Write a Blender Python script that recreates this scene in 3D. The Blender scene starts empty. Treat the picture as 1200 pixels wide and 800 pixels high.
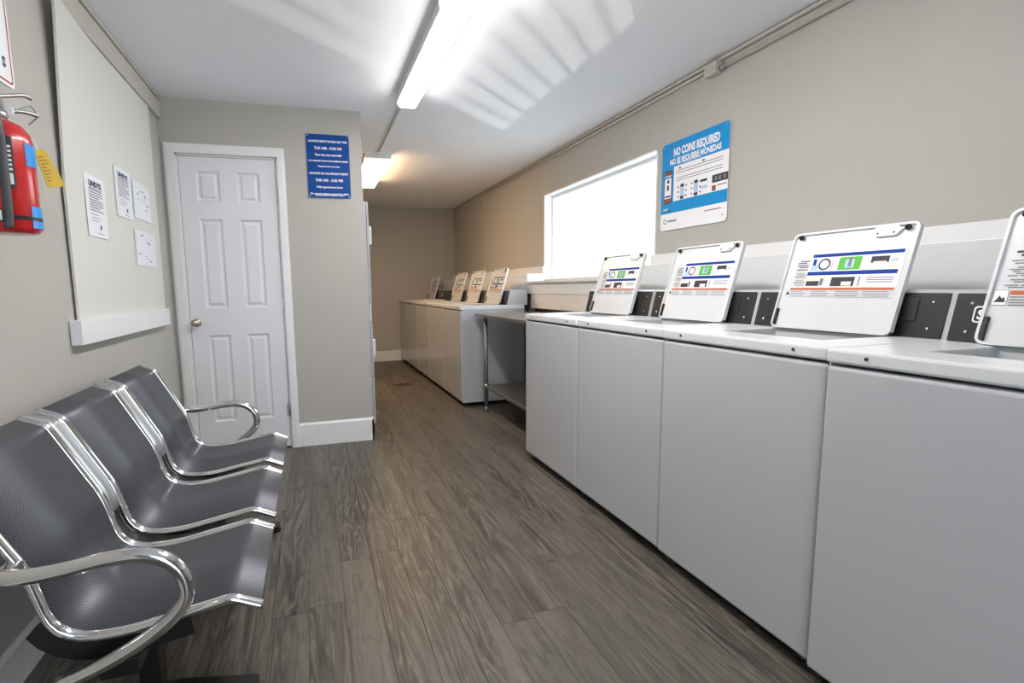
import bpy, bmesh, math, random
from mathutils import Matrix, Vector
random.seed(7)
S = bpy.context.scene
COL = S.collection

# ------------------------------------------------------------------ camera
YAW, PITCH, ROLL = math.radians(15.946), math.radians(7.097), math.radians(-0.990)
cam_d = bpy.data.cameras.new('camera')
cam_d.sensor_width = 36.0
cam_d.lens = 602.892 / 1200 * 36
cam_d.shift_x = 61.36 / 1200
cam_d.shift_y = 11.608 / 1200
cam_d.clip_start = 0.02
cam = bpy.data.objects.new('camera', cam_d); COL.objects.link(cam)
fw = Vector((math.sin(YAW)*math.cos(PITCH), math.cos(YAW)*math.cos(PITCH), -math.sin(PITCH)))
r0 = Vector((math.cos(YAW), -math.sin(YAW), 0)); u0 = r0.cross(fw)
r2 = r0*math.cos(ROLL) + u0*math.sin(ROLL); u2 = -r0*math.sin(ROLL) + u0*math.cos(ROLL)
cam.matrix_world = Matrix(((r2.x, u2.x, -fw.x, 0), (r2.y, u2.y, -fw.y, 0), (r2.z, u2.z, -fw.z, 1.139), (0, 0, 0, 1)))
S.camera = cam

# ------------------------------------------------------------------ light
S.view_settings.view_transform = 'Standard'
S.view_settings.look = 'None'
S.view_settings.gamma = 1.0
S.view_settings.use_curve_mapping = False
S.view_settings.exposure = 1.0

w = bpy.data.worlds.new('sky'); S.world = w; w.use_nodes = True
bg = w.node_tree.nodes['Background']
bg.inputs['Color'].default_value = (0.80, 0.90, 1.0, 1)
bg.inputs['Strength'].default_value = 3.2

def look(loc, target):
    d = (Vector(target) - Vector(loc)).normalized()
    return d.to_track_quat('-Z', 'Y').to_euler()

def area_portal(name, loc, target, sx, sy):
    l = bpy.data.lights.new(name, 'AREA'); l.shape = 'RECTANGLE'; l.size = sx; l.size_y = sy
    l.cycles.is_portal = True
    o = bpy.data.objects.new(name, l); COL.objects.link(o)
    o.location = loc; o.rotation_euler = look(loc, target)
    return o
area_portal('window_daylight_portal', (2.41, 3.895, 1.615), (0, 3.895, 1.615), 1.70, 0.82)
area_portal('doorway_daylight_portal', (0.15, -1.66, 1.05), (0.15, 3, 1.05), .9, 2.1)

# sunlight thrown up through the window by a bright surface down in the car park
gl = bpy.data.lights.new('sun_glint', 'SPOT')
gl.energy = 950; gl.color = (1, 0.97, 0.93); gl.shadow_soft_size = 0.022; gl.spot_size = math.radians(24); gl.spot_blend = 0.1
glo = bpy.data.objects.new('sun_glint', gl); COL.objects.link(glo)
glo.location = (2.254+5.85, 3.95+5.45, -1.05)
glo.rotation_euler = look(glo.location, (2.254, 3.95, 1.65))

# ------------------------------------------------------------------ helpers
def lin(c):
    c = c/255
    return c/12.92 if c <= .04045 else ((c+.055)/1.055)**2.4
def rgb(r, g, b): return (lin(r), lin(g), lin(b), 1)

MATS = {}
def mat(name, col, rough=0.5, metal=0.0, spec=0.5, noise=0.0, nscale=20, bump=0.0, bscale=200, emit=None, estr=0, coat=0):
    if name in MATS: return MATS[name]
    m = bpy.data.materials.new(name); m.use_nodes = True; MATS[name] = m
    nt = m.node_tree; b = nt.nodes['Principled BSDF']
    b.inputs['Base Color'].default_value = col
    b.inputs['Roughness'].default_value = rough
    b.inputs['Metallic'].default_value = metal
    b.inputs['Specular IOR Level'].default_value = spec
    b.inputs['Coat Weight'].default_value = coat
    if emit:
        b.inputs['Emission Color'].default_value = emit; b.inputs['Emission Strength'].default_value = estr
    tc = nt.nodes.new('ShaderNodeTexCoord')
    if noise > 0:
        n = nt.nodes.new('ShaderNodeTexNoise'); n.inputs['Scale'].default_value = nscale; n.inputs['Detail'].default_value = 4
        nt.links.new(tc.outputs['Object'], n.inputs['Vector'])
        mx = nt.nodes.new('ShaderNodeMix'); mx.data_type = 'RGBA'
        mx.inputs[6].default_value = tuple(min(1, c*(1-noise)) for c in col[:3])+(1,)
        mx.inputs[7].default_value = tuple(min(1, c*(1+noise)) for c in col[:3])+(1,)
        nt.links.new(n.outputs['Fac'], mx.inputs[0]); nt.links.new(mx.outputs[2], b.inputs['Base Color'])
    if bump > 0:
        n2 = nt.nodes.new('ShaderNodeTexNoise'); n2.inputs['Scale'].default_value = bscale; n2.inputs['Detail'].default_value = 3
        nt.links.new(tc.outputs['Object'], n2.inputs['Vector'])
        bp = nt.nodes.new('ShaderNodeBump'); bp.inputs['Strength'].default_value = bump; bp.inputs['Distance'].default_value = 0.003
        nt.links.new(n2.outputs['Fac'], bp.inputs['Height']); nt.links.new(bp.outputs['Normal'], b.inputs['Normal'])
    return m

WALL = mat('wall_paint', rgb(179, 175, 168), .75, noise=.03, nscale=6, bump=.25, bscale=140)
CEIL = mat('ceiling_paint', rgb(240, 240, 244), .8, noise=.015, nscale=5, bump=.2, bscale=120)
TRIM = mat('trim_white', rgb(226, 226, 226), .38, noise=.015, nscale=15)
DOORW = mat('door_white', rgb(222, 222, 226), .42, noise=.01, nscale=15)
ENAMEL_SHADED = mat('washer_enamel_shaded', rgb(184, 185, 187), .22, noise=.01, nscale=8, coat=.3)  # white enamel with shade put into its colour, for fronts that catch less light
ENAMEL_LIT = mat('washer_enamel_lit', rgb(216, 217, 218), .25, noise=.01, nscale=8)  # same white enamel kept paler for the better-lit decks and lids
BLACK = mat('black_plastic', rgb(34, 33, 32), .42, noise=.15, nscale=60)
BLACKM = mat('black_steel', rgb(16, 16, 17), .35)
RUBBER = mat('rubber', rgb(18, 18, 18), .8)
CHROME = mat('chrome', rgb(225, 225, 225), .09, 1.0)
STEEL = mat('galvanised_steel', rgb(170, 172, 172), .38, 1.0, noise=.12, nscale=30)
STEELP = mat('painted_steel_leg', rgb(120, 135, 140), .4, .6, noise=.1, nscale=40)
BRASS = mat('nickel', rgb(200, 190, 170), .22, 1.0)
RED = mat('extinguisher_red', rgb(190, 22, 22), .25, coat=.5, noise=.05, nscale=10)
SIGNRED = mat('sign_red', rgb(178, 30, 34), .4)
BLUE = mat('sign_blue', rgb(0, 66, 140), .5, spec=.2, noise=.05, nscale=30)
BLUE2 = mat('label_blue', rgb(0, 54, 142), .5, spec=.2)
CYAN = mat('sign_cyan', rgb(0, 142, 208), .45, spec=.25)
WHITE = mat('print_white', rgb(238, 238, 240), .5)
PAPER = mat('paper', rgb(226, 227, 232), .7, noise=.02, nscale=30)
BOARDM = mat('board_white', rgb(212, 210, 203), .55, noise=.02, nscale=4)
GREYP = mat('print_grey', rgb(120, 120, 125), .6)
DARKP = mat('print_dark', rgb(44, 46, 56), .6)
NAVY = mat('print_navy', rgb(52, 60, 92), .6)
GREEN = mat('print_green', rgb(84, 178, 50), .5)
ORANGE = mat('print_orange', rgb(196, 92, 26), .5)
PALEB = mat('print_pale_blue', rgb(176, 200, 226), .5)
PINK = mat('print_peach', rgb(236, 222, 208), .5)
YELLOW = mat('tag_yellow', rgb(196, 160, 44), .6, noise=.1, nscale=40)
TAPE = mat('tape_blue', rgb(40, 140, 215), .35)
HOSE = mat('hose_grey', rgb(70, 72, 74), .55)
CREAM = mat('fascia_cream', rgb(222, 216, 208), .4, noise=.02, nscale=10)
RACE = mat('raceway', rgb(190, 184, 174), .55)
DARKG = mat('dark_recess', rgb(40, 38, 36), .8)
GREYPIPE = mat('grey_pipe', rgb(120, 116, 110), .5)
BROWN = mat('floor_stain', rgb(70, 52, 36), .6)
REDBROWN = mat('print_red_brown', rgb(140, 78, 60), .5)

def lens_mat(name, col, s):
    return mat(name, rgb(250, 250, 248), .4, emit=col, estr=s)
LENS = lens_mat('tube_lens_near', (1.0, .98, .96, 1), 16.0)
LENSF = lens_mat('tube_lens_far', (1.0, .66, .35, 1), 18.0)

def glass_mat():
    m = bpy.data.materials.new('window_glass'); m.use_nodes = True; nt = m.node_tree
    nt.nodes.clear()
    o = nt.nodes.new('ShaderNodeOutputMaterial'); t = nt.nodes.new('ShaderNodeBsdfTransparent')
    t.inputs['Color'].default_value = (.96, .98, .97, 1)
    g = nt.nodes.new('ShaderNodeBsdfGlossy'); g.inputs['Roughness'].default_value = .02
    mx = nt.nodes.new('ShaderNodeMixShader'); mx.inputs[0].default_value = .06
    nt.links.new(t.outputs[0], mx.inputs[1]); nt.links.new(g.outputs[0], mx.inputs[2]); nt.links.new(mx.outputs[0], o.inputs[0])
    return m
GLASS = glass_mat()

def wood_mat():
    m = bpy.data.materials.new('vinyl_plank'); m.use_nodes = True; nt = m.node_tree; N = nt.nodes; L = nt.links
    b = N['Principled BSDF']; b.inputs['Roughness'].default_value = .42
    tc = N.new('ShaderNodeTexCoord'); oi = N.new('ShaderNodeObjectInfo')
    sc = N.new('ShaderNodeVectorMath'); sc.operation = 'SCALE'; sc.inputs['Scale'].default_value = 37.0
    cmb = N.new('ShaderNodeCombineXYZ')
    m2 = N.new('ShaderNodeMath'); m2.operation = 'MULTIPLY'; m2.inputs[1].default_value = 3.7
    L.new(oi.outputs['Random'], cmb.inputs[0]); L.new(oi.outputs['Random'], m2.inputs[0]); L.new(m2.outputs[0], cmb.inputs[1]); L.new(oi.outputs['Random'], cmb.inputs[2])
    L.new(cmb.outputs[0], sc.inputs[0])
    ad = N.new('ShaderNodeVectorMath'); ad.operation = 'ADD'
    L.new(tc.outputs['Object'], ad.inputs[0]); L.new(sc.outputs[0], ad.inputs[1])
    def stretched(sx, sy, scale, detail, dist, rough=.6):
        mp = N.new('ShaderNodeMapping'); mp.inputs['Scale'].default_value = (sx, sy, 1)
        L.new(ad.outputs[0], mp.inputs['Vector'])
        n = N.new('ShaderNodeTexNoise'); n.inputs['Scale'].default_value = scale; n.inputs['Detail'].default_value = detail
        n.inputs['Distortion'].default_value = dist; n.inputs['Roughness'].default_value = rough
        L.new(mp.outputs[0], n.inputs['Vector']); return n
    big = stretched(7.5, .62, 1.15, 3, 1.1, .5)      # figure field
    mask = stretched(6.5, .55, 1.0, 3, .6, .55)      # where the veins gather
    fine = stretched(75, 1.6, 2.0, 4, .3)            # fine grain
    knot = stretched(16, 3.0, 1.6, 4, 2.0)           # broken darker flecks
    def math_(op, a, b_=None, c_=None):
        n = N.new('ShaderNodeMath'); n.operation = op
        for k, v in enumerate((a, b_, c_)):
            if v is None: continue
            if isinstance(v, (int, float)): n.inputs[k].default_value = v
            else: L.new(v, n.inputs[k])
        return n.outputs[0]
    ring = math_('SINE', math_('MULTIPLY', big.outputs['Fac'], 62))
    ring = math_('MULTIPLY_ADD', ring, .5, .5)
    vein = math_('POWER', ring, 5.0)                 # thin dark lines
    pale_vein = math_('POWER', math_('SUBTRACT', 1.0, ring), 9.0)   # thin pale lines
    def ramp(inp, p0, c0, p1, c1):
        rp = N.new('ShaderNodeValToRGB'); e = rp.color_ramp.elements
        e[0].position = p0; e[0].color = c0; e[1].position = p1; e[1].color = c1; L.new(inp, rp.inputs[0]); return rp.outputs[0]
    g = lambda v: (v, v, v, 1)
    m1 = ramp(mask.outputs['Fac'], .40, g(.12), .64, g(1))
    def mul(a, b_):
        mx = N.new('ShaderNodeMix'); mx.data_type = 'RGBA'; mx.blend_type = 'MULTIPLY'; mx.inputs[0].default_value = 1
        L.new(a, mx.inputs[6]); L.new(b_, mx.inputs[7]); return mx.outputs[2]
    def mixc(fac, a, b_):
        mx = N.new('ShaderNodeMix'); mx.data_type = 'RGBA'; L.new(fac, mx.inputs[0])
        for k, v in ((6, a), (7, b_)):
            if isinstance(v, tuple): mx.inputs[k].default_value = v
            else: L.new(v, mx.inputs[k])
        return mx.outputs[2]
    c = ramp(mask.outputs['Fac'], .36, rgb(106, 99, 90), .68, rgb(78, 71, 64))
    c = mixc(math_('MULTIPLY', math_('MULTIPLY', vein, m1), .72), c, rgb(46, 41, 37))
    c = mixc(math_('MULTIPLY', math_('MULTIPLY', pale_vein, m1), .45), c, rgb(152, 143, 130))
    c = mul(c, ramp(knot.outputs['Fac'], .34, g(.70), .52, g(1.02)))
    c = mul(c, ramp(fine.outputs['Fac'], .34, g(.74), .62, g(1.08)))
    # each plank a touch lighter or darker
    tone = N.new('ShaderNodeMapRange'); tone.inputs['To Min'].default_value = .86; tone.inputs['To Max'].default_value = 1.06
    L.new(oi.outputs['Random'], tone.inputs[0])
    c = mul(c, tone.outputs[0]); L.new(c, b.inputs['Base Color'])
    bp = N.new('ShaderNodeBump'); bp.inputs['Strength'].default_value = .12; bp.inputs['Distance'].default_value = .002
    L.new(fine.outputs['Fac'], bp.inputs['Height']); L.new(bp.outputs[0], b.inputs['Normal'])
    return m
WOOD = wood_mat()

def mesh_mat():
    """perforated steel of the bench seats: rows of small punched holes, laid out in the sheet's own UVs (metres)"""
    m = bpy.data.materials.new('perforated_steel'); m.use_nodes = True; nt = m.node_tree; N = nt.nodes; L = nt.links
    b = N['Principled BSDF']; b.inputs['Roughness'].default_value = .48; b.inputs['Metallic'].default_value = .75
    uv = N.new('ShaderNodeTexCoord'); sp = N.new('ShaderNodeSeparateXYZ'); L.new(uv.outputs['UV'], sp.inputs[0])
    def sw(o):
        a = N.new('ShaderNodeMath'); a.operation = 'MULTIPLY'; a.inputs[1].default_value = 2*math.pi/.0085; L.new(o, a.inputs[0])
        s = N.new('ShaderNodeMath'); s.operation = 'SINE'; L.new(a.outputs[0], s.inputs[0]); return s.outputs[0]
    p = N.new('ShaderNodeMath'); p.operation = 'MULTIPLY'; L.new(sw(sp.outputs[0]), p.inputs[0]); L.new(sw(sp.outputs[1]), p.inputs[1])
    gt = N.new('ShaderNodeMath'); gt.operation = 'GREATER_THAN'; gt.inputs[1].default_value = .35; L.new(p.outputs[0], gt.inputs[0])
    mx = N.new('ShaderNodeMix'); mx.data_type = 'RGBA'
    mx.inputs[6].default_value = rgb(104, 104, 111); mx.inputs[7].default_value = rgb(44, 44, 47)
    L.new(gt.outputs[0], mx.inputs[0]); L.new(mx.outputs[2], b.inputs['Base Color'])
    return m
PERF = mesh_mat()

# ---- mesh builders
def box(bm, x0, x1, y0, y1, z0, z1, bev=0, seg=2, mi=0):
    vs = [bm.verts.new((x, y, z)) for x in (x0, x1) for y in (y0, y1) for z in (z0, z1)]
    idx = [(0, 1, 3, 2), (4, 6, 7, 5), (0, 4, 5, 1), (2, 3, 7, 6), (0, 2, 6, 4), (1, 5, 7, 3)]
    fs = [bm.faces.new([vs[i] for i in f]) for f in idx]
    for f in fs: f.material_index = mi
    if bev > 0:
        es = list({e for f in fs for e in f.edges})
        r = bmesh.ops.bevel(bm, geom=es, offset=bev, segments=seg, profile=.5, affect='EDGES', clamp_overlap=True)
        for f in r['faces']: f.material_index = mi
    return fs

def prism(bm, pts, axis, a0, a1, mi=0):
    """pts: 2-D outline; axis 'y' -> (x,z) outline, 'x' -> (y,z), 'z' -> (x,y)"""
    def P(p, a):
        return {'y': (p[0], a, p[1]), 'x': (a, p[0], p[1]), 'z': (p[0], p[1], a)}[axis]
    A = [bm.verts.new(P(p, a0)) for p in pts]; B = [bm.verts.new(P(p, a1)) for p in pts]
    n = len(pts); fs = [bm.faces.new(A), bm.faces.new(B[::-1])]
    for i in range(n): fs.append(bm.faces.new((A[i], B[i], B[(i+1) % n], A[(i+1) % n])))
    for f in fs: f.material_index = mi
    return fs

def tube(bm, pts, r, n=12, mi=0, flat=1.0, up=(0, 1, 0), cap=True):
    """sweep a circle (or ellipse: flat scales the direction across `up`) along pts"""
    pts = [Vector(p) for p in pts]; rings = []
    for i, p in enumerate(pts):
        d = (pts[min(i+1, len(pts)-1)] - pts[max(i-1, 0)]).normalized()
        u = Vector(up)
        if abs(d.dot(u)) > .95: u = Vector((1, 0, 0)) if abs(d.x) < .9 else Vector((0, 0, 1))
        s = d.cross(u).normalized(); t = s.cross(d).normalized()
        rings.append([bm.verts.new(p + s*math.cos(2*math.pi*k/n)*r*flat + t*math.sin(2*math.pi*k/n)*r) for k in range(n)])
    for a, b in zip(rings, rings[1:]):
        for k in range(n):
            f = bm.faces.new((a[k], a[(k+1) % n], b[(k+1) % n], b[k])); f.material_index = mi; f.smooth = True
    if cap:
        f = bm.faces.new(rings[0][::-1]); f.material_index = mi
        f = bm.faces.new(rings[-1]); f.material_index = mi

def lathe(bm, prof, n=24, c=(0, 0, 0), mi=0, axis='z'):
    rings = []
    for r, h in prof:
        ring = []
        for k in range(n):
            a = 2*math.pi*k/n; q = (math.cos(a)*r, math.sin(a)*r)
            v = {'z': (q[0], q[1], h), 'y': (q[0], h, q[1]), 'x': (h, q[0], q[1])}[axis]
            ring.append(bm.verts.new((c[0]+v[0], c[1]+v[1], c[2]+v[2])))
        rings.append(ring)
    for a, b in zip(rings, rings[1:]):
        for k in range(n):
            f = bm.faces.new((a[k], a[(k+1) % n], b[(k+1) % n], b[k])); f.material_index = mi; f.smooth = True
    for ring in (rings[0], rings[-1]):
        f = bm.faces.new(ring); f.material_index = mi

def quad(bm, x0, x1, y0, y1, z=0, mi=0):
    f = bm.faces.new([bm.verts.new(p) for p in ((x0, y0, z), (x1, y0, z), (x1, y1, z), (x0, y1, z))]); f.material_index = mi

def rrect(w_, h_, r, n=6, cx=0, cy=0):
    pts = []
    for (sx, sy, a0) in ((1, 1, 0), (-1, 1, 90), (-1, -1, 180), (1, -1, 270)):
        for k in range(n+1):
            a = math.radians(a0 + 90*k/n)
            pts.append((cx+sx*(w_/2-r)+math.cos(a)*r, cy+sy*(h_/2-r)+math.sin(a)*r))
    return pts

def catmull(P, n=6):
    out = []
    for i in range(len(P)-1):
        p0 = P[max(i-1, 0)]; p1 = P[i]; p2 = P[i+1]; p3 = P[min(i+2, len(P)-1)]
        for k in range(n):
            t = k/n
            out.append(tuple(.5*(2*b+(c-a)*t+(2*a-5*b+4*c-d)*t*t+(-a+3*b-3*c+d)*t**3) for a, b, c, d in zip(p0, p1, p2, p3)))
    out.append(tuple(P[-1])); return out

def obj(name, bm, mats, parent=None, smooth=False, loc=None, matrix=None):
    bmesh.ops.recalc_face_normals(bm, faces=bm.faces)
    me = bpy.data.meshes.new(name); bm.to_mesh(me); bm.free()
    for m in (mats if isinstance(mats, (list, tuple)) else [mats]): me.materials.append(m)
    if smooth:
        for p in me.polygons: p.use_smooth = True
    o = bpy.data.objects.new(name, me); COL.objects.link(o)
    if parent: o.parent = parent
    if loc: o.location = loc
    if matrix: o.matrix_basis = matrix
    return o

def flat(name, bm, mats, parent=None, **k):
    """flat print: leave the winding alone"""
    me = bpy.data.meshes.new(name); bm.to_mesh(me); bm.free()
    for m in mats: me.materials.append(m)
    o = bpy.data.objects.new(name, me); COL.objects.link(o)
    if parent: o.parent = parent
    return o

def tag(o, label, cat, group=None, kind=None):
    o['label'] = label; o['category'] = cat
    if group: o['group'] = group
    if kind: o['kind'] = kind
    return o

def thing(name, label, cat, loc=(0, 0, 0), group=None):
    o = bpy.data.objects.new(name, None); COL.objects.link(o); o.location = loc; o.empty_display_size = .05
    return tag(o, label, cat, group)

def struct(name, bm, mats, label, cat, **k):
    return tag(obj(name, bm, mats, **k), label, cat, kind='structure')

def B(*boxes, **k):
    bm = bmesh.new()
    for b in boxes: box(bm, *b, **k)
    return bm

def copy_tree(o, parent=None):
    c = o.copy(); COL.objects.link(c); c.parent = parent
    for ch in list(o.children): copy_tree(ch, c)
    return c

def text_into(bm, s, cx, cy, h, width=None, z=0, mi=0, align='CENTER', bold=0.0):
    cu = bpy.data.curves.new('lettering', 'FONT'); cu.body = s; cu.size = h/.72; cu.align_x = 'CENTER'; cu.resolution_u = 2; cu.offset = bold
    o = bpy.data.objects.new('lettering', cu); COL.objects.link(o)
    dg = bpy.context.evaluated_depsgraph_get(); me = o.evaluated_get(dg).to_mesh()
    xs = [v.co.x for v in me.vertices]
    if not xs: return
    x0, x1 = min(xs), max(xs); sx = (width/(x1-x0)) if width else 1
    vs = [bm.verts.new(((v.co.x-(x0+x1)/2)*sx+cx, v.co.y-h/2+cy, z)) for v in me.vertices]
    for p in me.polygons:
        try:
            f = bm.faces.new([vs[i] for i in p.vertices]); f.material_index = mi
        except ValueError: pass
    o.evaluated_get(dg).to_mesh_clear()
    bpy.data.objects.remove(o); bpy.data.curves.remove(cu)

def frame_matrix(X, Y, Z, loc):
    return Matrix(((X[0], Y[0], Z[0], loc[0]), (X[1], Y[1], Z[1], loc[1]), (X[2], Y[2], Z[2], loc[2]), (0, 0, 0, 1)))
def on_right(y, z, x): return frame_matrix((0, -1, 0), (0, 0, 1), (-1, 0, 0), (x, y, z))
def on_left(y, z, x): return frame_matrix((0, 1, 0), (0, 0, 1), (1, 0, 0), (x, y, z))
def on_partition(x, z, y): return frame_matrix((1, 0, 0), (0, 0, 1), (0, -1, 0), (x, y, z))

# ------------------------------------------------------------------ room shell
XL, XR, H, YP, YB, YF, XP = -0.89, 2.254, 2.381, 3.854, 8.104, -1.6, 0.399
fl = struct('floor', B((XL-.1, XR+.12, YF-.1, YB+.1, -.08, -.004)), mat('underlay', rgb(70, 64, 58), .8), 'grey-brown wood-look vinyl plank floor of the laundry room', 'floor')
PW, PL, GAP = .125, 1.22, .0006
pm = {}
def plank(x0, x1, y0, y1):
    key = (round(x1-x0, 4), round(y1-y0, 4))
    if key not in pm:
        bm = bmesh.new(); a, b = key[0]-GAP, key[1]-GAP
        top = [bm.verts.new(p) for p in ((-a/2+.0008, -b/2+.0008, 0), (a/2-.0008, -b/2+.0008, 0), (a/2-.0008, b/2-.0008, 0), (-a/2+.0008, b/2-.0008, 0))]
        low = [bm.verts.new(p) for p in ((-a/2, -b/2, -.0012), (a/2, -b/2, -.0012), (a/2, b/2, -.0012), (-a/2, b/2, -.0012))]
        bot = [bm.verts.new(p) for p in ((-a/2, -b/2, -.0038), (a/2, -b/2, -.0038), (a/2, b/2, -.0038), (-a/2, b/2, -.0038))]
        bm.faces.new(top); bm.faces.new(bot[::-1])
        for A, C in ((top, low), (low, bot)):
            for i in range(4): bm.faces.new((A[i], C[i], C[(i+1) % 4], A[(i+1) % 4]))
        bmesh.ops.recalc_face_normals(bm, faces=bm.faces)
        me = bpy.data.meshes.new('plank'); bm.to_mesh(me); bm.free(); me.materials.append(WOOD); pm[key] = me
    o = bpy.data.objects.new('plank', pm[key]); COL.objects.link(o); o.parent = fl
    o.location = ((x0+x1)/2, (y0+y1)/2, 0)
k0 = -0.06 - 7*PW
col_i = 0
x = k0
while x < XR:
    x0, x1 = max(x, XL), min(x+PW, XR)
    if x1-x0 > .01:
        y = YF - [(.37*col_i) % 1, (.37*col_i+.61) % 1][col_i % 2]*PL
        # seams measured next to the bench and the partition
        while y < YB:
            y0, y1 = max(y, YF), min(y+PL, YB)
            if y1-y0 > .02 and not (x0 > 1.6 and (y1 < 3.0 or y0 > 4.8)) : plank(x0, x1, y0, y1)
            y += PL
    x += PW; col_i += 1
tag(obj('floor_stain', (lambda bm: (prism(bm, [(1.00+.115*math.cos(a/20*6.283)*(1+.25*math.sin(a*1.7)), 5.99+.10*math.sin(a/20*6.283)*(1+.3*math.cos(a*2.3))) for a in range(20)], 'z', .0004, .0012), bm)[1])(bmesh.new()), BROWN), 'brown worn mark on the plank floor beside the far washers', 'floor stain', kind='structure')

struct('ceiling', B((XL-.1, XR+.12, YF-.1, YB+.1, H, H+.08)), CEIL, 'smooth white painted ceiling', 'ceiling')
struct('wall_left', B((XL-.1, XL, YF-.1, YB+.1, -.004, H)), WALL, 'greige painted wall behind the metal bench', 'wall')
WY0, WY1, WZ0, WZ1 = 3.03, 4.76, 1.200, 2.023
struct('wall_right', B((XR, XR+.12, YF-.1, WY0, -.004, H), (XR, XR+.12, WY1, YB+.1, -.004, H), (XR, XR+.12, WY0, WY1, -.004, WZ0), (XR, XR+.12, WY0, WY1, WZ1, H)), WALL,
       'greige painted wall with the window above the washers', 'wall')
struct('wall_back', B((XL, XR, YB, YB+.1, -.004, H)), WALL, 'tan end wall beyond the far washers', 'wall')
struct('wall_front', B((XL, -.30, YF-.1, YF, -.004, H), (.60, XR, YF-.1, YF, -.004, H), (-.30, .60, YF-.1, YF, 2.1, H)), WALL, 'greige wall with the open entrance doorway', 'wall')
# partition with the door opening
DX0, DX1, DZ = -.805, -.178, 2.037
struct('wall_partition', B((XL, DX0, YP, YP+.105, -.004, H), (DX1, XP, YP, YP+.105, -.004, H), (DX0, DX1, YP, YP+.105, DZ, H)), WALL,
       'greige partition wall holding the white door and blue sign', 'wall')

# baseboards
def bb_profile(h=.172, t=.014): return [(0, 0), (t, 0), (t, h-.014), (t*.55, h-.004), (t*.35, h), (0, h)]
bm = bmesh.new()
prism(bm, [(YP-p[0], p[1]) for p in bb_profile()], 'x', -.127, XP+.014)
prism(bm, [(XP+p[0], p[1]) for p in bb_profile()], 'y', YP-.014, YP+.105)
struct('baseboard_partition', bm, TRIM, 'white baseboard along the partition foot beside the door', 'baseboard')
bm = bmesh.new(); prism(bm, [(XL+p[0], p[1]) for p in bb_profile(.13)], 'y', YF, YP-.014)
struct('baseboard_left', bm, TRIM, 'white baseboard along the wall under the bench', 'baseboard')
bm = bmesh.new(); prism(bm, [(YB-p[0], p[1]) for p in bb_profile(.16)], 'x', XL+.02, XR)
struct('baseboard_back', bm, TRIM, 'white baseboard along the end wall', 'baseboard')

# door casing
bm = bmesh.new(); cw = .064
for (a, b) in ((DX0-cw, DX0), (DX1, DX1+cw-.013)):
    box(bm, a, b, YP-.018, YP, 0, 2.10, .004)
    box(bm, a+.012 if a < -.5 else a, b if a < -.5 else b-.012, YP-.024, YP-.017, 0, 2.086, .002)
box(bm, DX0-cw, DX1+cw-.013, YP-.019, YP, DZ, 2.10, .004)
box(bm, DX0-cw+.012, DX1+cw-.025, YP-.025, YP-.018, DZ, 2.088, .002)
for a, b in ((DX0, DX0+.012), (DX1-.012, DX1)): box(bm, a, b, YP, YP+.1, 0, DZ)
box(bm, DX0, DX1, YP, YP+.1, DZ-.012, DZ)
struct('trim_1', bm, TRIM, 'white moulded casing around the panel door', 'door casing')

# door leaf: stiles and rails with recessed raised panels
dr = thing('door_1', 'white six-panel interior door with a nickel knob', 'door', (DX0+.012, YP, 0)); dr['kind'] = 'structure'
wd = DX1-DX0-.024
cols = [(.115-.012, .258-.012), (.365-.012, .508-.012)]
rows = [(.232, .840), (1.026, 1.620), (1.735, 1.932)]
bm = bmesh.new()
y0, y1 = .004, .038
xs = [.003, cols[0][0], cols[0][1], cols[1][0], cols[1][1], wd-.003]
zs = [.012, rows[0][0], rows[0][1], rows[1][0], rows[1][1], rows[2][0], rows[2][1], DZ-.015]
for i in (0, 2, 4): box(bm, xs[i], xs[i+1], y0, y1, zs[0], zs[-1])
for i in (0, 2, 4, 6):
    for j in (1, 3): box(bm, xs[j], xs[j+1], y0, y1, zs[i], zs[i+1])
obj('door_leaf', bm, DOORW, dr)
for (a, b) in cols:
    for (c, d) in rows:
        bm = bmesh.new()
        def ring(i, y): return [bm.verts.new(p) for p in ((a+i, y, c+i), (b-i, y, c+i), (b-i, y, d-i), (a+i, y, d-i))]
        R = [ring(0, y0), ring(.010, y0+.011), ring(.020, y0+.011), ring(.034, y0+.003)]
        for p, q in zip(R, R[1:]):
            for k in range(4): bm.faces.new((p[k], p[(k+1) % 4], q[(k+1) % 4], q[k]))
        bm.faces.new(R[-1])
        obj('door_panel', bm, DOORW, dr)
bm = bmesh.new()
lathe(bm, [(.030, .004), (.030, -.004), (.026, -.008), (.012, -.010), (.011, -.030), (.020, -.036), (.027, -.048), (.026, -.060), (.018, -.068), (.004, -.070)], 24, (.040, 0, .931), axis='y')
obj('door_knob', bm, BRASS, dr, smooth=True)
for z in (.28, 1.032, 1.782):
    bm = bmesh.new(); box(bm, wd-.016, wd+.004, .000, .006, z-.045, z+.045); tube(bm, [(wd+.002, -.004, z-.045), (wd+.002, -.004, z+.045)], .006, 10)
    obj('hinge', bm, STEEL if z < .5 else TRIM, dr)

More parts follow.
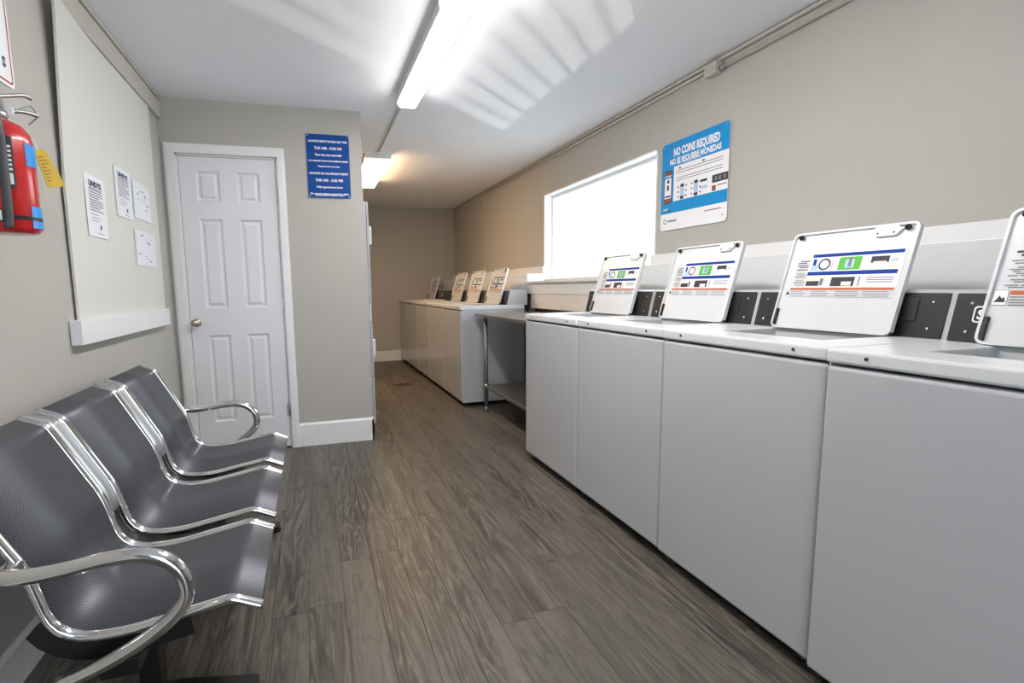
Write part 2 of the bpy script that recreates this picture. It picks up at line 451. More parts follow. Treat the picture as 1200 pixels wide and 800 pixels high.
# window
wn = thing('window_1', 'wide white-framed window glaring with daylight above the washers', 'window', (XR, (WY0+WY1)/2, WZ0)); wn['kind'] = 'structure'
hw, hh = (WY1-WY0)/2, WZ1-WZ0
bm = bmesh.new()
for (a, b, c, d) in ((-hw, -hw+.012, 0, hh), (hw-.012, hw, 0, hh), (-hw, hw, hh-.012, hh), (-hw, hw, 0, .012)): box(bm, -.004, .075, a, b, c, d)
obj('window_jamb', bm, WHITE, wn)
bm = bmesh.new(); f = .042
for (a, b, c, d) in ((-hw, -hw+f, 0, hh), (hw-f, hw, 0, hh), (-hw+f, hw-f, hh-f, hh), (-hw+f, hw-f, 0, f)): box(bm, .075, .118, a, b, c, d, .004)
obj('window_frame', bm, WHITE, wn)
obj('window_pane', B((.094, .099, -hw+f, hw-f, f, hh-f)), GLASS, wn)

# pipe-cover ledge along the window wall
XB = 2.06
bm = bmesh.new()
for (a, b) in ((YF, WY0+.02), (WY1-.02, YB)):
    box(bm, XB, XB+.018, a, b, 1.065, 1.262, .003); box(bm, XB+.0185, XR, a, b, 1.242, 1.260, .002)
    box(bm, XR-.022, XR, a, b, 1.262, 1.334, .003)
    e_ = b if a < 0 else a
    box(bm, XB+.0185, XR, e_-.018 if a < 0 else e_, e_ if a < 0 else e_+.018, 1.07, 1.2415, .001)
box(bm, XB, XB+.018, WY0+.02, WY1-.02, 1.065, 1.166, .003)
struct('trim_2', bm, TRIM, 'white boxed ledge running along the wall behind the washers', 'ledge')
struct('trim_3', B((XB-.022, XR, WY0+.01, WY1-.01, 1.166, 1.187), bev=.004), TRIM, 'white window sill board under the bright window', 'window sill')
struct('trim_4', B((XB+.004, XB+.02, 1.0, 4.66, .928, 1.064), bev=.002), CREAM, 'cream panel below the window ledge behind the steel table', 'panel')
struct('trim_5', B((XR-.014, XR, 6.55, 6.60, 1.334, H), bev=.003), WALL, 'vertical greige batten on the wall above the far washers', 'batten')
tag(obj('drain_pipe', (lambda bm: (tube(bm, [(2.15, 4.80, .0), (2.15, 4.80, 1.06)], .045, 16), bm)[1])(bmesh.new()), GREYPIPE), 'grey upright pipe in the gap behind the steel table', 'pipe')

# ceiling-level trim of the left wall
bm = bmesh.new(); box(bm, XL, XL+.022, YF, YP, 2.245, 2.352, .003)
struct('trim_6', bm, RACE, 'painted board along the top of the wall above the notice board', 'trim board')
bm = bmesh.new(); box(bm, XL, XL+.030, YF, YP, 2.357, 2.377, .003)
rw = tag(obj('cable_raceway', bm, RACE), 'slim painted cable raceway along the ceiling edge above the notice board', 'raceway')
for y in (1.4, 2.6, 3.2):
    obj('clip', B((XL+.001, XL+.033, y, y+.02, 2.354, 2.379)), RACE, rw)

# ------------------------------------------------------------------ washers
WW, WD = .686, .645
HX = .400                                  # lid hinge line, back from the front
def lid_matrix(): 
    t = math.radians(16)
    return frame_matrix((0, -1, 0), (math.sin(t), 0, math.cos(t)), (-math.cos(t), 0, math.sin(t)), (HX-WD/2, 0, .964))
LW, LH = .435, .368

def label_std():
    bm = bmesh.new(); z = .0012
    U = lambda u: (u-.5)*LW
    V = lambda v: v*LH
    def q(u0, u1, v0, v1, mi, dz=0): quad(bm, U(u0), U(u1), V(v0), V(v1), z+dz, mi)
    # 0 white 1 blue 2 green 3 dark 4 orange 5 grey 6 pale blue 7 peach
    q(.215, .945, .43, .775, 0)
    q(.225, .935, .735, .768, 1, .0004); q(.215, .925, .552, .590, 1, .0004)
    q(.23, .30, .60, .66, 6, .0004); q(.24, .27, .655, .72, 1, .0004)
    for k in range(20):                        # ring of the drum picture
        a, b = 2*math.pi*k/20, 2*math.pi*(k+1)/20
        cx, cy = U(.345), V(.662)
        f = bm.faces.new([bm.verts.new((cx+math.cos(t)*r*1.05, cy+math.sin(t)*r, z+.0004)) for t, r in ((a, .016), (a, .022), (b, .022), (b, .016))]); f.material_index = 3
    q(.41, .415, .60, .72, 5, .0004)
    q(.465, .645, .60, .725, 2, .0004); q(.52, .59, .62, .70, 6, .0008); q(.545, .57, .63, .715, 5, .0011)
    q(.715, .845, .655, .715, 3, .0004); q(.735, .83, .64, .668, 7, .0008); q(.85, .92, .61, .71, 7, .0003); q(.86, .905, .66, .69, 6, .0006)
    q(.215, .36, .44, .545, 7, .0003); q(.225, .34, .445, .495, 3, .0006); q(.345, .375, .45, .52, 5, .0006)
    q(.44, .63, .44, .53, 3, .0004); q(.53, .61, .445, .485, 7, .0008); q(.66, .67, .44, .53, 5, .0004)
    for v in (.515, .495, .475): q(.72, .91, v, v+.008, 5, .0004)
    q(.09, .935, .405, .424, 4, .0004)
    for v in (.385, .365, .345):
        for (a, b) in ((.10, .24), (.29, .45), (.50, .70), (.72, .92)): q(a, b-.02*((v*100) % 3)/2, v, v+.006, 5)
    q(.10, .935, .332, .335, 5)
    for i, v in enumerate((.70, .68, .655, .635, .61, .575, .56, .545, .53, .50, .485, .47, .45)):
        q(.10+.02*(i % 3 == 0), .205-.02*(i % 4 == 1), v, v+(.009 if i < 5 else .006), 3 if i < 5 else 5)
    f = bm.faces.new([bm.verts.new((U(u), V(v), z)) for u, v in ((.055, .355), (.095, .355), (.078, .395))]); f.material_index = 3
    text_into(bm, '1.', U(.245), V(.7515), .006, None, z+.0009, 0)
    return bm
def label_caution():
    bm = bmesh.new(); z = .0012
    U = lambda u: (u-.5)*.53
    V = lambda v: v*LH
    def q(u0, u1, v0, v1, mi, dz=0): quad(bm, U(u0), U(u1), V(v0), V(v1), z+dz, mi)
    for v, a, b in ((.74, .17, .60), (.71, .135, .68), (.675, .095, .74), (.65, .115, .70)):
        x = a
        while x < b:
            l = random.uniform(.03, .07); q(x, min(b, x+l), v, v+.016, 3); x += l+.012
    for i, v in enumerate((.615, .595, .565, .55, .535, .52, .505, .475, .46, .435, .42)):
        a = .085+.015*(i % 3); b = .78-.03*(i % 2)
        x = a
        while x < b:
            l = random.uniform(.03, .09); q(x, min(b, x+l), v, v+.008, 5); x += l+.01
    q(.052, .112, .292, .405, 5); q(.054, .110, .295, .402, 0, .0004)
    f = bm.faces.new([bm.verts.new((U(u), V(v), z+.0008)) for u, v in ((.059, .315), (.105, .315), (.099, .355), (.090, .34), (.079, .365), (.070, .335))]); f.material_index = 3
    q(.117, .85, .372, .402, 4); 
    for v in (.35, .33, .31, .292): q(.119, .82, v, v+.009, 5)
    return bm
LABEL_MATS = [WHITE, BLUE2, GREEN, DARKP, ORANGE, GREYP, PALEB, PINK]

def make_lid(root, lab_fn=label_std, LW=LW):
    bm = bmesh.new()
    prism(bm, rrect(LW, LH, .022, 5, 0, LH/2), 'z', -.008, 0)
    # raised lip round the edge
    O = rrect(LW, LH, .022, 5, 0, LH/2); I = rrect(LW-.014, LH-.014, .016, 5, 0, LH/2)
    n = len(O)
    rings = [[bm.verts.new((p[0], p[1], z)) for p in pts] for pts, z in ((O, -.001), (O, .008), (I, .008), (I, -.001))]
    for a, b in zip(rings, rings[1:]):
        for k in range(n): bm.faces.new((a[k], a[(k+1) % n], b[(k+1) % n], b[k]))
    lid = obj('lid', bm, ENAMEL_LIT, root, matrix=lid_matrix())
    flat('instruction_label', lab_fn(), LABEL_MATS, lid)
    for sx in (-1, 1):
        bm = bmesh.new(); lathe(bm, [(.009, 0), (.009, .006), (.0045, .006), (.0045, .002)], 16, (sx*(LW/2-.034), LH-.018, .006))
        obj('bumper', bm, RUBBER, lid)
    bm = bmesh.new()
    prism(bm, [(.085, LH-.004), (.148, LH-.004), (.168, LH-.018), (.150, LH-.040), (.090, LH-.040), (.078, LH-.016)], 'z', 0, .009)
    obj('lock_strike', bm, ENAMEL_LIT, lid)
    for dx in (.095, .145):
        bm = bmesh.new(); lathe(bm, [(.003, 0), (.003, .002)], 8, (dx, LH-.03, .009)); obj('screw', bm, BLACK, lid)
    bm = bmesh.new(); box(bm, -LW/2+.010, -LW/2+.018, .012, .075, .0, .010); obj('hinge_arm', bm, BLACK, lid)
    bm = bmesh.new(); box(bm, LW/2-.010, LW/2-.002, .004, .050, -.012, .002); obj('hinge_arm', bm, BLACK, lid)
    return lid

def make_washer(lid=True, lab_fn=label_std):
    r = thing('top_load_washer', 'x', 'washer')
    x0, x1, hy = -WD/2, WD/2, WW/2-.003
    bm = bmesh.new()
    for s in (-1, 1): box(bm, x0+.012, x1, min(s*hy, s*(hy-.004)), max(s*hy, s*(hy-.004)), .04, .925)
    box(bm, x1-.004, x1, -hy+.004, hy-.004, .04, .925); box(bm, x0+.014, x1-.004, -hy+.004, hy-.004, .04, .05)
    # pressed swage on the side sheets
    for s in (-1, 1):
        O = rrect(.40, .62, .10, 6, .03, .46); I = rrect(.37, .59, .09, 6, .03, .46)
        A = [bm.verts.new((p[0], s*(hy-.0005), p[1])) for p in O]; Bv = [bm.verts.new((p[0], s*(hy+.0022), p[1])) for p in I]
        for k in range(len(O)): bm.faces.new((A[k], A[(k+1) % len(O)], Bv[(k+1) % len(O)], Bv[k]))
        bm.faces.new(Bv)
    obj('cabinet', bm, ENAMEL_SHADED, r)
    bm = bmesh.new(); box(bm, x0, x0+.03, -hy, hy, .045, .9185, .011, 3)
    obj('front_panel', bm, ENAMEL_SHADED, r, smooth=False)
    obj('toe_kick', B((x0+.05, x0+.06, -hy+.02, hy-.02, 0, .06)), BLACKM, r)
    for sx in (-1, 1):
        for sy in (-1, 1):
            bm = bmesh.new(); lathe(bm, [(.02, 0), (.02, .012), (.008, .014), (.008, .05)], 10, (sx*(WD/2-.06), sy*(hy-.06), 0)); obj('levelling_foot', bm, BLACKM, r)
    # deck with the lid opening
    bm = bmesh.new(); ox0, ox1, oy = x0+.15, x0+.405, .20
    box(bm, x0-.003, ox0, -hy, hy, .925, .963, .007, 2)
    box(bm, ox1, x1, -hy, hy, .925, .963, .004, 2)
    for s in (-1, 1): box(bm, ox0-.008, ox1+.006, min(s*oy, s*hy), max(s*oy, s*hy), .925, .963, .005, 2)
    obj('deck', bm, ENAMEL_LIT, r)
    for s in (-1, 1):
        bm = bmesh.new(); lathe(bm, [(.0045, -.001), (.0045, .003), (.003, .004)], 10, (x0-.005, s*.235, .946), axis='x'); obj('screw', bm, BLACK, r)
    bm = bmesh.new()
    R = [(.255, .62), (.255, .90), (.21, .915)]
    n = 28; rings = [[bm.verts.new((.0-.07+math.cos(2*math.pi*k/n)*q[0]*.92, math.sin(2*math.pi*k/n)*q[0]*1.1, q[1])) for k in range(n)] for q in R]
    for a, b in zip(rings, rings[1:]):
        for k in range(n): bm.faces.new((a[k], a[(k+1) % n], b[(k+1) % n], b[k]))
    bm.faces.new(rings[0])
    obj('wash_basket', bm, STEEL, r, smooth=True)
    # control head, a wedge with a black sloping face
    hx = .435 - WD/2
    bm = bmesh.new(); prism(bm, [(hx, .962), (hx+.032, 1.099), (hx+.046, 1.107), (x1, 1.107), (x1, .962)], 'y', -hy, hy)
    ch = obj('control_head', bm, ENAMEL_SHADED, r)
    t = math.atan2(.032, .137); L = math.hypot(.032, .137)
    M = frame_matrix((0, -1, 0), (math.sin(t), 0, math.cos(t)), (-math.cos(t), 0, math.sin(t)), (hx, 0, .962))
    bm = bmesh.new(); prism(bm, rrect(WW-.026, L-.004, .003, 2, 0, L/2), 'z', -.002, .004)
    cp = obj('control_panel', bm, BLACK, r, matrix=M)
    for sx in (-1, 1):
        for y in (.03, L-.03):
            bm = bmesh.new(); lathe(bm, [(.0045, .003), (.0042, .006), (.002, .007)], 10, (sx*(WW/2-.052), y, 0)); obj('rivet', bm, CHROME, cp)
    bm = bmesh.new(); box(bm, .185, .255, .050, .120, .003, .0075, .002); obj('card_reader', bm, BLACK, cp)
    bx = -.252 if lab_fn is label_caution else -.17
    bm = bmesh.new(); prism(bm, rrect(.062, .046, .008, 4, bx, .080), 'z', .003, .0055); bd = obj('badge', bm, WHITE, cp)
    bm = bmesh.new(); prism(bm, rrect(.054, .038, .006, 4, bx, .080), 'z', .005, .0061); obj('badge_field', bm, BLACK, cp)
    bm = bmesh.new(); text_into(bm, 'SQ', bx, .080, .026, .042, .0066, 0, bold=.001); flat('badge_letters', bm, [WHITE], cp)
    if lid: make_lid(r, lab_fn, LW if lab_fn is label_std else .495)
    else:
        bm = bmesh.new(); box(bm, ox0-.012, ox1+.012, -oy-.014, oy+.014, .9625, .978, .007, 3); obj('lid', bm, ENAMEL_LIT, r)
    return r

XF = 1.333
near_y = [1.380-.687, 1.380, 2.066, 2.757]
near_lab = ['white washer with raised lid cut off by the right edge of the picture',
            'white washer with raised lid, second from the camera in the near row',
            'white washer with raised lid, third from the camera in the near row',
            'white washer with raised lid beside the steel table, end of the near row']
proto = make_washer()
for i in (1, 2, 3):
    o = proto if i == 1 else copy_tree(proto)
    o.location = (XF+WD/2-(.006 if i == 1 else 0), near_y[i], 0); o['label'] = near_lab[i]; o['group'] = 'washers in the near row'
o = make_washer(True, label_caution); o.location = (XF-.024+WD/2, near_y[0], 0); o['label'] = near_lab[0]; o['group'] = 'washers in the near row'
FX, FY0, FP = 1.338, 4.625, .692
far_lab = ['white washer with open lid next to the steel table, nearest of the far row',
           'white washer with open lid, second from the steel table in the far row',
           'white washer with open lid, third from the steel table in the far row',
           'white washer with its lid shut in the far row',
           'white washer with open lid against the tan end wall']
shut = make_washer(False)
for i in range(5):
    o = shut if i == 3 else copy_tree(proto)
    o.location = (FX+WD/2, FY0+FP*(i+.5), 0)
    for ch in o.children:
        if ch.name.split('.')[0] in ('control_head', 'control_panel') or (ch.name.startswith('lid') and i != 3): ch.location.x += .03
    o['label'] = far_lab[i]; o['group'] = 'washers in the far row'

# ------------------------------------------------------------------ steel table between the rows
tb = thing('folding_table', 'galvanised steel work table with undershelf between the two washer rows', 'table', (1.745, 3.86, 0))
tx0, tx1, ty0, ty1 = 1.45-1.745, 2.035-1.745, 3.14-3.86, 4.585-3.86
bm = bmesh.new(); prism(bm, rrect(tx1-tx0, ty1-ty0, .03, 5, (tx0+tx1)/2, (ty0+ty1)/2), 'z', .872, .896)
bmesh.ops.bevel(bm, geom=[e for e in bm.edges if abs(e.verts[0].co.z-e.verts[1].co.z) < 1e-6], offset=.010, segments=3, affect='EDGES', profile=.5)
obj('table_top', bm, STEEL, tb)
for sx in (-1, 1):
    for y in (ty0+.10, ty1-.20):
        xx = tx0+.05 if sx < 0 else tx1-.05
        bm = bmesh.new(); tube(bm, [(xx, y, .02), (xx, y, .872)], .019, 14); lg = obj('leg', bm, STEELP, tb)
        bm = bmesh.new(); lathe(bm, [(.014, 0), (.020, .004), (.020, .05), (.014, .055)], 12, (xx, y, 0)); obj('foot', bm, STEEL, lg)
        bm = bmesh.new(); lathe(bm, [(.026, .225), (.026, .262)], 12, (xx, y, 0)); obj('collar', bm, STEEL, lg)
bm = bmesh.new(); box(bm, tx0+.035, tx1-.035, ty0+.08, ty1-.18, .222, .250, .004); obj('undershelf', bm, STEEL, tb)

# ------------------------------------------------------------------ stacked dryer behind the partition
ds = thing('stacked_dryer', 'white stacked tumble dryer just showing past the partition edge', 'dryer', (.12, 4.46, 0))
fx = .34
obj('cabinet', B((-.36, fx-.018, -.345, .345, .05, 1.808), bev=.006), ENAMEL_SHADED, ds)
for (a, b) in ((.055, .434), (.440, .876), (1.024, 1.312)):
    obj('front_panel', B((fx-.018, fx, -.345, .345, a, b), bev=.005), ENAMEL_SHADED, ds)
obj('front_panel', B((fx-.018, fx, -.345, .345, 1.320, 1.806), bev=.005), ENAMEL_SHADED, ds)
cpn = obj('control_strip', B((fx-.018, fx-.004, -.345, .345, .882, 1.018), bev=.004), ENAMEL_LIT, ds)
for z in (.66, 1.56):
    d = (lambda bm: (lathe(bm, [(.22, fx), (.22, fx+.012), (.20, fx+.020), (.14, fx+.010)], 32, (0, 0, z), axis='x'), bm)[1])(bmesh.new())
    dd = obj('dryer_door', d, ENAMEL_SHADED, ds); obj('door_handle', B((fx+.006, fx+.03, -.25, -.215, z-.07, z+.07), bev=.005), ENAMEL_LIT, dd)
obj('toe_kick', B((-.34, fx-.03, -.33, .33, 0, .05)), BLACKM, ds)

# ------------------------------------------------------------------ waiting bench
bn = thing('waiting_bench', 'three-seat perforated black metal bench with chrome rails and armrests', 'bench', (-.45, 1.97, 0))
OX, OY = .45, -1.97
def fillet(P, n=5):
    """polyline with each inner corner (x, z, radius-length) rounded by a short quadratic curve"""
    out = [P[0][:2]]
    for a, b, c in zip(P, P[1:], P[2:]):
        A, Bv, Cv = Vector(a[:2]), Vector(b[:2]), Vector(c[:2]); d = b[2]
        p = Bv+(A-Bv).normalized()*d; q = Bv+(Cv-Bv).normalized()*d
        for k in range(n+1):
            t = k/n; out.append(tuple(p*(1-t)**2+Bv*2*t*(1-t)+q*t*t))
    out.append(P[-1][:2])
    fine = []                                   # extra rows beside each bend keep the long stretches flat
    for a, b in zip(out, out[1:]):
        fine.append(a); L_ = math.dist(a, b)
        if L_ > .03:
            for t in (.004/L_, .5, 1-.004/L_): fine.append((a[0]+(b[0]-a[0])*t, a[1]+(b[1]-a[1])*t))
    fine.append(out[-1]); return fine
pr = fillet([(-.790, .800, 0), (-.728, .775, .016), (-.612, .553, .030), (-.572, .388, .075), (-.440, .380, .05), (-.215, .420, .016), (-.150, .390, 0)])
def offset(pr, d):
    out = []
    for i, p in enumerate(pr):
        a = Vector(pr[max(i-1, 0)]); b = Vector(pr[min(i+1, len(pr)-1)]); t = (b-a).normalized()
        out.append((p[0]-t.y*-d*-1*-1 if False else p[0]+t.y*d, p[1]-t.x*d))
    return out
seats = [(2.275, 2.715), (1.750, 2.190), (1.235, 1.675)]
def ribbon(bm, pr, y0, y1, th, uvs=True):
    top = offset(pr, -th/2); bot = offset(pr, th/2)
    uvl = bm.loops.layers.uv.verify()
    s = [0]
    for a, b in zip(pr, pr[1:]): s.append(s[-1]+math.dist(a, b))
    V = [[bm.verts.new((p[0]+OX, y+OY, p[1])) for p in q] for q in (top, bot) for y in (y0, y1)]
    def F(idx, uv):
        f = bm.faces.new([v for v in idx])
        for l, c in zip(f.loops, uv): l[uvl].uv = c
        f.smooth = True
    for i in range(len(pr)-1):
        F((V[0][i], V[0][i+1], V[1][i+1], V[1][i]), ((0, s[i]), (0, s[i+1]), (y1-y0, s[i+1]), (y1-y0, s[i])))
        F((V[2][i], V[3][i], V[3][i+1], V[2][i+1]), ((0, s[i]), (y1-y0, s[i]), (y1-y0, s[i+1]), (0, s[i+1])))
        for a, b in ((0, 2), (3, 1)):
            f = bm.faces.new((V[a][i], V[b][i], V[b][i+1], V[a][i+1]))
    for i in (0, -1): bm.faces.new((V[0][i], V[1][i], V[3][i], V[2][i]))
for (a, b) in seats:
    bm = bmesh.new(); ribbon(bm, pr, a+.012, b-.012, .004)
    st = obj('seat_shell', bm, PERF, bn)
    for y in (a+.010, b-.010):
        bm = bmesh.new(); tube(bm, [(p[0]+OX, y+OY, p[1]+.000) for p in pr], .0135, 12, flat=.85, up=(0, 1, 0))
        rl = obj('edge_rail', bm, CHROME, bn)
# chrome back straps and black brackets bridging the seats
ib = [i for i, p in enumerate(pr) if p[1] > .47][-1]
for (y0, y1) in ((2.190, 2.275), (1.675, 1.750)):
    bm = bmesh.new(); ribbon(bm, offset(pr[:ib+1], .003), y0-.004, y1+.004, .005); obj('back_strap', bm, mat('strap_steel', rgb(205, 205, 206), .38, 1.0), bn)
    bm = bmesh.new(); seg = pr[ib:]; seg = [p for p in seg if p[0] < -.30]
    up = offset(seg, .008); lo = offset(seg, .045)
    prism(bm, [(p[0]+OX, p[1]) for p in up]+[(p[0]+OX, p[1]) for p in lo[::-1]], 'y', y0+.006+OY, y1-.006+OY); obj('seat_bracket', bm, BLACKM, bn)
for y0, y1 in ((1.250, 1.300), (2.650, 2.700)):
    bm = bmesh.new(); seg = [p for p in pr if p[0] < -.30 and p[1] < .46]
    up = offset(seg, .012); lo = offset(seg, .060)
    prism(bm, [(p[0]+OX, p[1]) for p in up]+[(p[0]+OX, p[1]) for p in lo[::-1]], 'y', y0+OY, y1+OY); obj('seat_bracket', bm, BLACKM, bn)
arm = catmull([(-.655, .575), (-.60, .566), (-.53, .568), (-.45, .578), (-.385, .578), (-.335, .560), (-.305, .525), (-.297, .485), (-.308, .450), (-.345, .412), (-.405, .372), (-.48, .338), (-.56, .312)], 5)
for y in (1.200, 2.750):
    bm = bmesh.new(); tube(bm, [(p[0]+OX, y+OY, p[1]) for p in arm], .0165, 16, up=(0, 1, 0)); ar = obj('armrest', bm, CHROME, bn)
    s = 1 if y < 2 else -1
    bm = bmesh.new(); box(bm, -.645+OX, -.61+OX, min(y, y+s*.045)+OY, max(y, y+s*.045)+OY, .558, .584, .004); obj('arm_bracket', bm, CHROME, ar)
obj('beam', B((-.50+OX, -.42+OX, 1.24+OY, 2.71+OY, .275, .318), bev=.004), BLACKM, bn)
for y in (1.46, 2.49):
    bm = bmesh.new(); box(bm, -.485+OX, -.435+OX, y-.03+OY, y+.03+OY, .04, .276, .004)
    prism(bm, [(-.76+OX, .012), (-.76+OX, .030), (-.52+OX, .065), (-.40+OX, .065), (-.20+OX, .030), (-.20+OX, .012)], 'y', y-.028+OY, y+.028+OY)
    lg = obj('leg', bm, BLACKM, bn)
    for xx in (-.745, -.215):
        bm = bmesh.new(); lathe(bm, [(.022, 0), (.022, .014)], 12, (xx+OX, y+OY, 0)); obj('glide', bm, RUBBER, lg)

# ------------------------------------------------------------------ light fixtures
def fixture(label, cx, y0, y1, w_, d, hd, lens, group='fluorescent ceiling fixtures'):
    t = thing('ceiling_light', label, 'ceiling light', (cx, (y0+y1)/2, H), group)
    l = (y1-y0)/2
    obj('housing', B((-w_/2, w_/2, -l, l, -hd, 0), bev=.002), TRIM, t)
    bm = bmesh.new(); h = w_/2-.004
    prism(bm, [(-h, -hd), (-h+.004, -d+.014), (-h+.018, -d), (h-.018, -d), (h-.004, -d+.014), (h, -hd)], 'y', -l+.012, l-.012)
    obj('lens', bm, lens, t)
    for s in (-1, 1):
        bm = bmesh.new(); prism(bm, [(-h, -hd+.002), (-h+.002, -d+.014), (-h+.016, -d-.002), (h-.016, -d-.002), (h-.002, -d+.014), (h, -hd+.002)], 'y', min(s*l, s*(l-.012)), max(s*l, s*(l-.012)))
        obj('end_cap', bm, mat('end_cap_acrylic', rgb(240, 236, 228), .5, emit=(1, .95, .85, 1), estr=.35), t)
    return t
fixture('long narrow fluorescent strip light in the middle of the ceiling', .665, 2.275, 3.47, .135, .080, .053, LENS)
fixture('wide wraparound ceiling light at the top edge of the picture', .690, .98, 2.245, .235, .095, .050, LENS)
fixture('far ceiling light glowing warm beyond the partition', .665, 4.96, 6.18, .235, .085, .045, LENSF)
bm = bmesh.new(); tube(bm, [(.665, 3.47, H-.008), (.665, 4.96, H-.008)], .007, 10)
cd = tag(obj('ceiling_conduit', bm, TRIM), 'white conduit on the ceiling joining the two strip lights', 'conduit')
for y in (3.62, 4.85):
    obj('strap', B((.645, .685, y, y+.018, H-.023, H-.0005)), TRIM, cd)

# ------------------------------------------------------------------ conduits on the window wall
def pipe(name, pts, r, label):
    bm = bmesh.new(); tube(bm, pts, r, 10, up=(0, 0, 1)); return tag(obj(name, bm, RACE), label, 'conduit', 'conduits along the top of the window wall')
c1 = pipe('wall_conduit', [(XR-.012, YF, 2.365), (XR-.012, YB, 2.365)], .010, 'long upper painted conduit in the corner of ceiling and window wall')
c3 = pipe('wall_conduit', [(XR-.012, 2.58, 2.338), (XR-.012, 6.55, 2.338)], .009, 'thin painted conduit running from the junction box over the window')
c2 = pipe('wall_conduit', [(XR-.014, YF, 2.316), (XR-.014, 2.49, 2.316)], .012, 'lower painted conduit entering the junction box from the camera side')
jb = thing('junction_box', 'small painted junction box where the wall conduits meet', 'junction box', (XR, 2.535, 2.325))
obj('box_body', B((-.05, -.001, -.045, .045, -.036, .030), bev=.004), RACE, jb)
for y in (-.02, .02):
    bm = bmesh.new(); lathe(bm, [(.004, -.054), (.004, -.049)], 8, (0, y, 0), axis='x'); obj('screw', bm, STEEL, jb)
bm = bmesh.new(); tube(bm, [(-.014, -.075, -.009), (-.014, -.044, -.009)], .017, 10); obj('connector', bm, STEEL, jb)

# ------------------------------------------------------------------ notice board, ledge and papers
nb = thing('notice_board', 'large bare white board on the wall above the bench with a white ledge', 'board', (XL+.002, 2.95, .95))
bm = bmesh.new(); ny, nz = 16, 16
def bow(y, z): return .0065 + .030*max(0, (2.95-y)/.6)**2*max(0, (z-1.55)/.7)**1.0 
G = {}
for s in (0, 1):
    for i in range(ny+1):
        for j in range(nz+1):
            y = 2.345+1.25*i/ny; z = .985+(2.238-.985)*j/nz
            G[s, i, j] = bm.verts.new((bow(y, z)+.009*s, y-2.95, z-.95))
for i in range(ny):
    for j in range(nz):
        bm.faces.new([G[1, i, j], G[1, i+1, j], G[1, i+1, j+1], G[1, i, j+1]]); bm.faces.new([G[0, i, j], G[0, i, j+1], G[0, i+1, j+1], G[0, i+1, j]])
for i in range(ny):
    for j in (0, nz): bm.faces.new([G[0, i, j], G[0, i+1, j], G[1, i+1, j], G[1, i, j]])
for j in range(nz):
    for i in (0, ny): bm.faces.new([G[0, i, j], G[0, i, j+1], G[1, i, j+1], G[1, i, j]])
obj('board_panel', bm, BOARDM, nb)
bm = bmesh.new(); box(bm, .0, .042, 2.287-2.95, 3.575-2.95, -.008, .088, .003); obj('ledge', bm, TRIM, nb)

def paper(name, label, y0, y1, z0, z1, kind, tilt=0):
    w_, h_ = y1-y0, z1-z0
    M = on_left((y0+y1)/2, (z0+z1)/2, XL+.0215) @ Matrix.Rotation(math.radians(tilt), 4, 'Z')
    bm = bmesh.new(); box(bm, -w_/2, w_/2, -h_/2, h_/2, -.0012, 0)
    p = tag(obj(name, bm, PAPER, matrix=M), label, 'paper', 'papers on the notice board')
    bm = bmesh.new(); e = .0006
    if kind == 'notice':
        text_into(bm, 'LINDYS', 0, h_*.37, h_*.085, w_*.62, e, 0, bold=.002)
        quad(bm, -w_*.30, w_*.30, h_*.290, h_*.300, e, 0)
        for i in range(9):
            v = h_*(.26-.042*i); quad(bm, -w_*.34, w_*(.34 if i % 4 < 3 else .15), v, v+h_*.018, e, 1)
        for i in range(3):
            v = h_*(-.14-.05*i); quad(bm, -w_*.30, w_*(.05+.1*(i % 2)), v, v+h_*.010, e, 1)
        a = [bm.verts.new((w_*.12+math.cos(t/12*6.283)*.010, -h_*.33+math.sin(t/12*6.283)*.011, e)) for t in range(12)]; bm.faces.new(a).material_index = 0
        quad(bm, -w_*.05, w_*.25, -h_*.44, -h_*.43, e, 1)
    else:
        rnd = random.Random(kind)
        quad(bm, -w_*.47, -w_*.46, -h_*.40, h_*.45, e, 1)
        for i in range(14):
            a, b = rnd.uniform(-.42, .30)*w_, rnd.uniform(-.42, .40)*h_
            quad(bm, a, a+rnd.choice((.02, .05, .12))*w_, b, b+rnd.choice((.012, .02, .03))*h_, e, 1)
        a = [bm.verts.new((w_*.18+math.cos(t/10*6.283)*.009, h_*.18+math.sin(t/10*6.283)*.009, e)) for t in range(10)]; bm.faces.new(a).material_index = 0
    flat('print', bm, [NAVY, GREYP], p)
    return p
paper('posted_notice', 'typed notice taped at the near side of the white board', 2.515, 2.735, 1.380, 1.637, 'notice')
paper('posted_notice', 'typed notice taped higher up in the middle of the white board', 2.882, 3.116, 1.510, 1.747, 'notice')
paper('posted_sheet', 'upper handwritten sheet with small marks at the far side of the board', 3.140, 3.440, 1.537, 1.732, 3)
paper('posted_sheet', 'lower handwritten sheet with small marks at the far side of the board', 3.105, 3.470, 1.284, 1.472, 5)

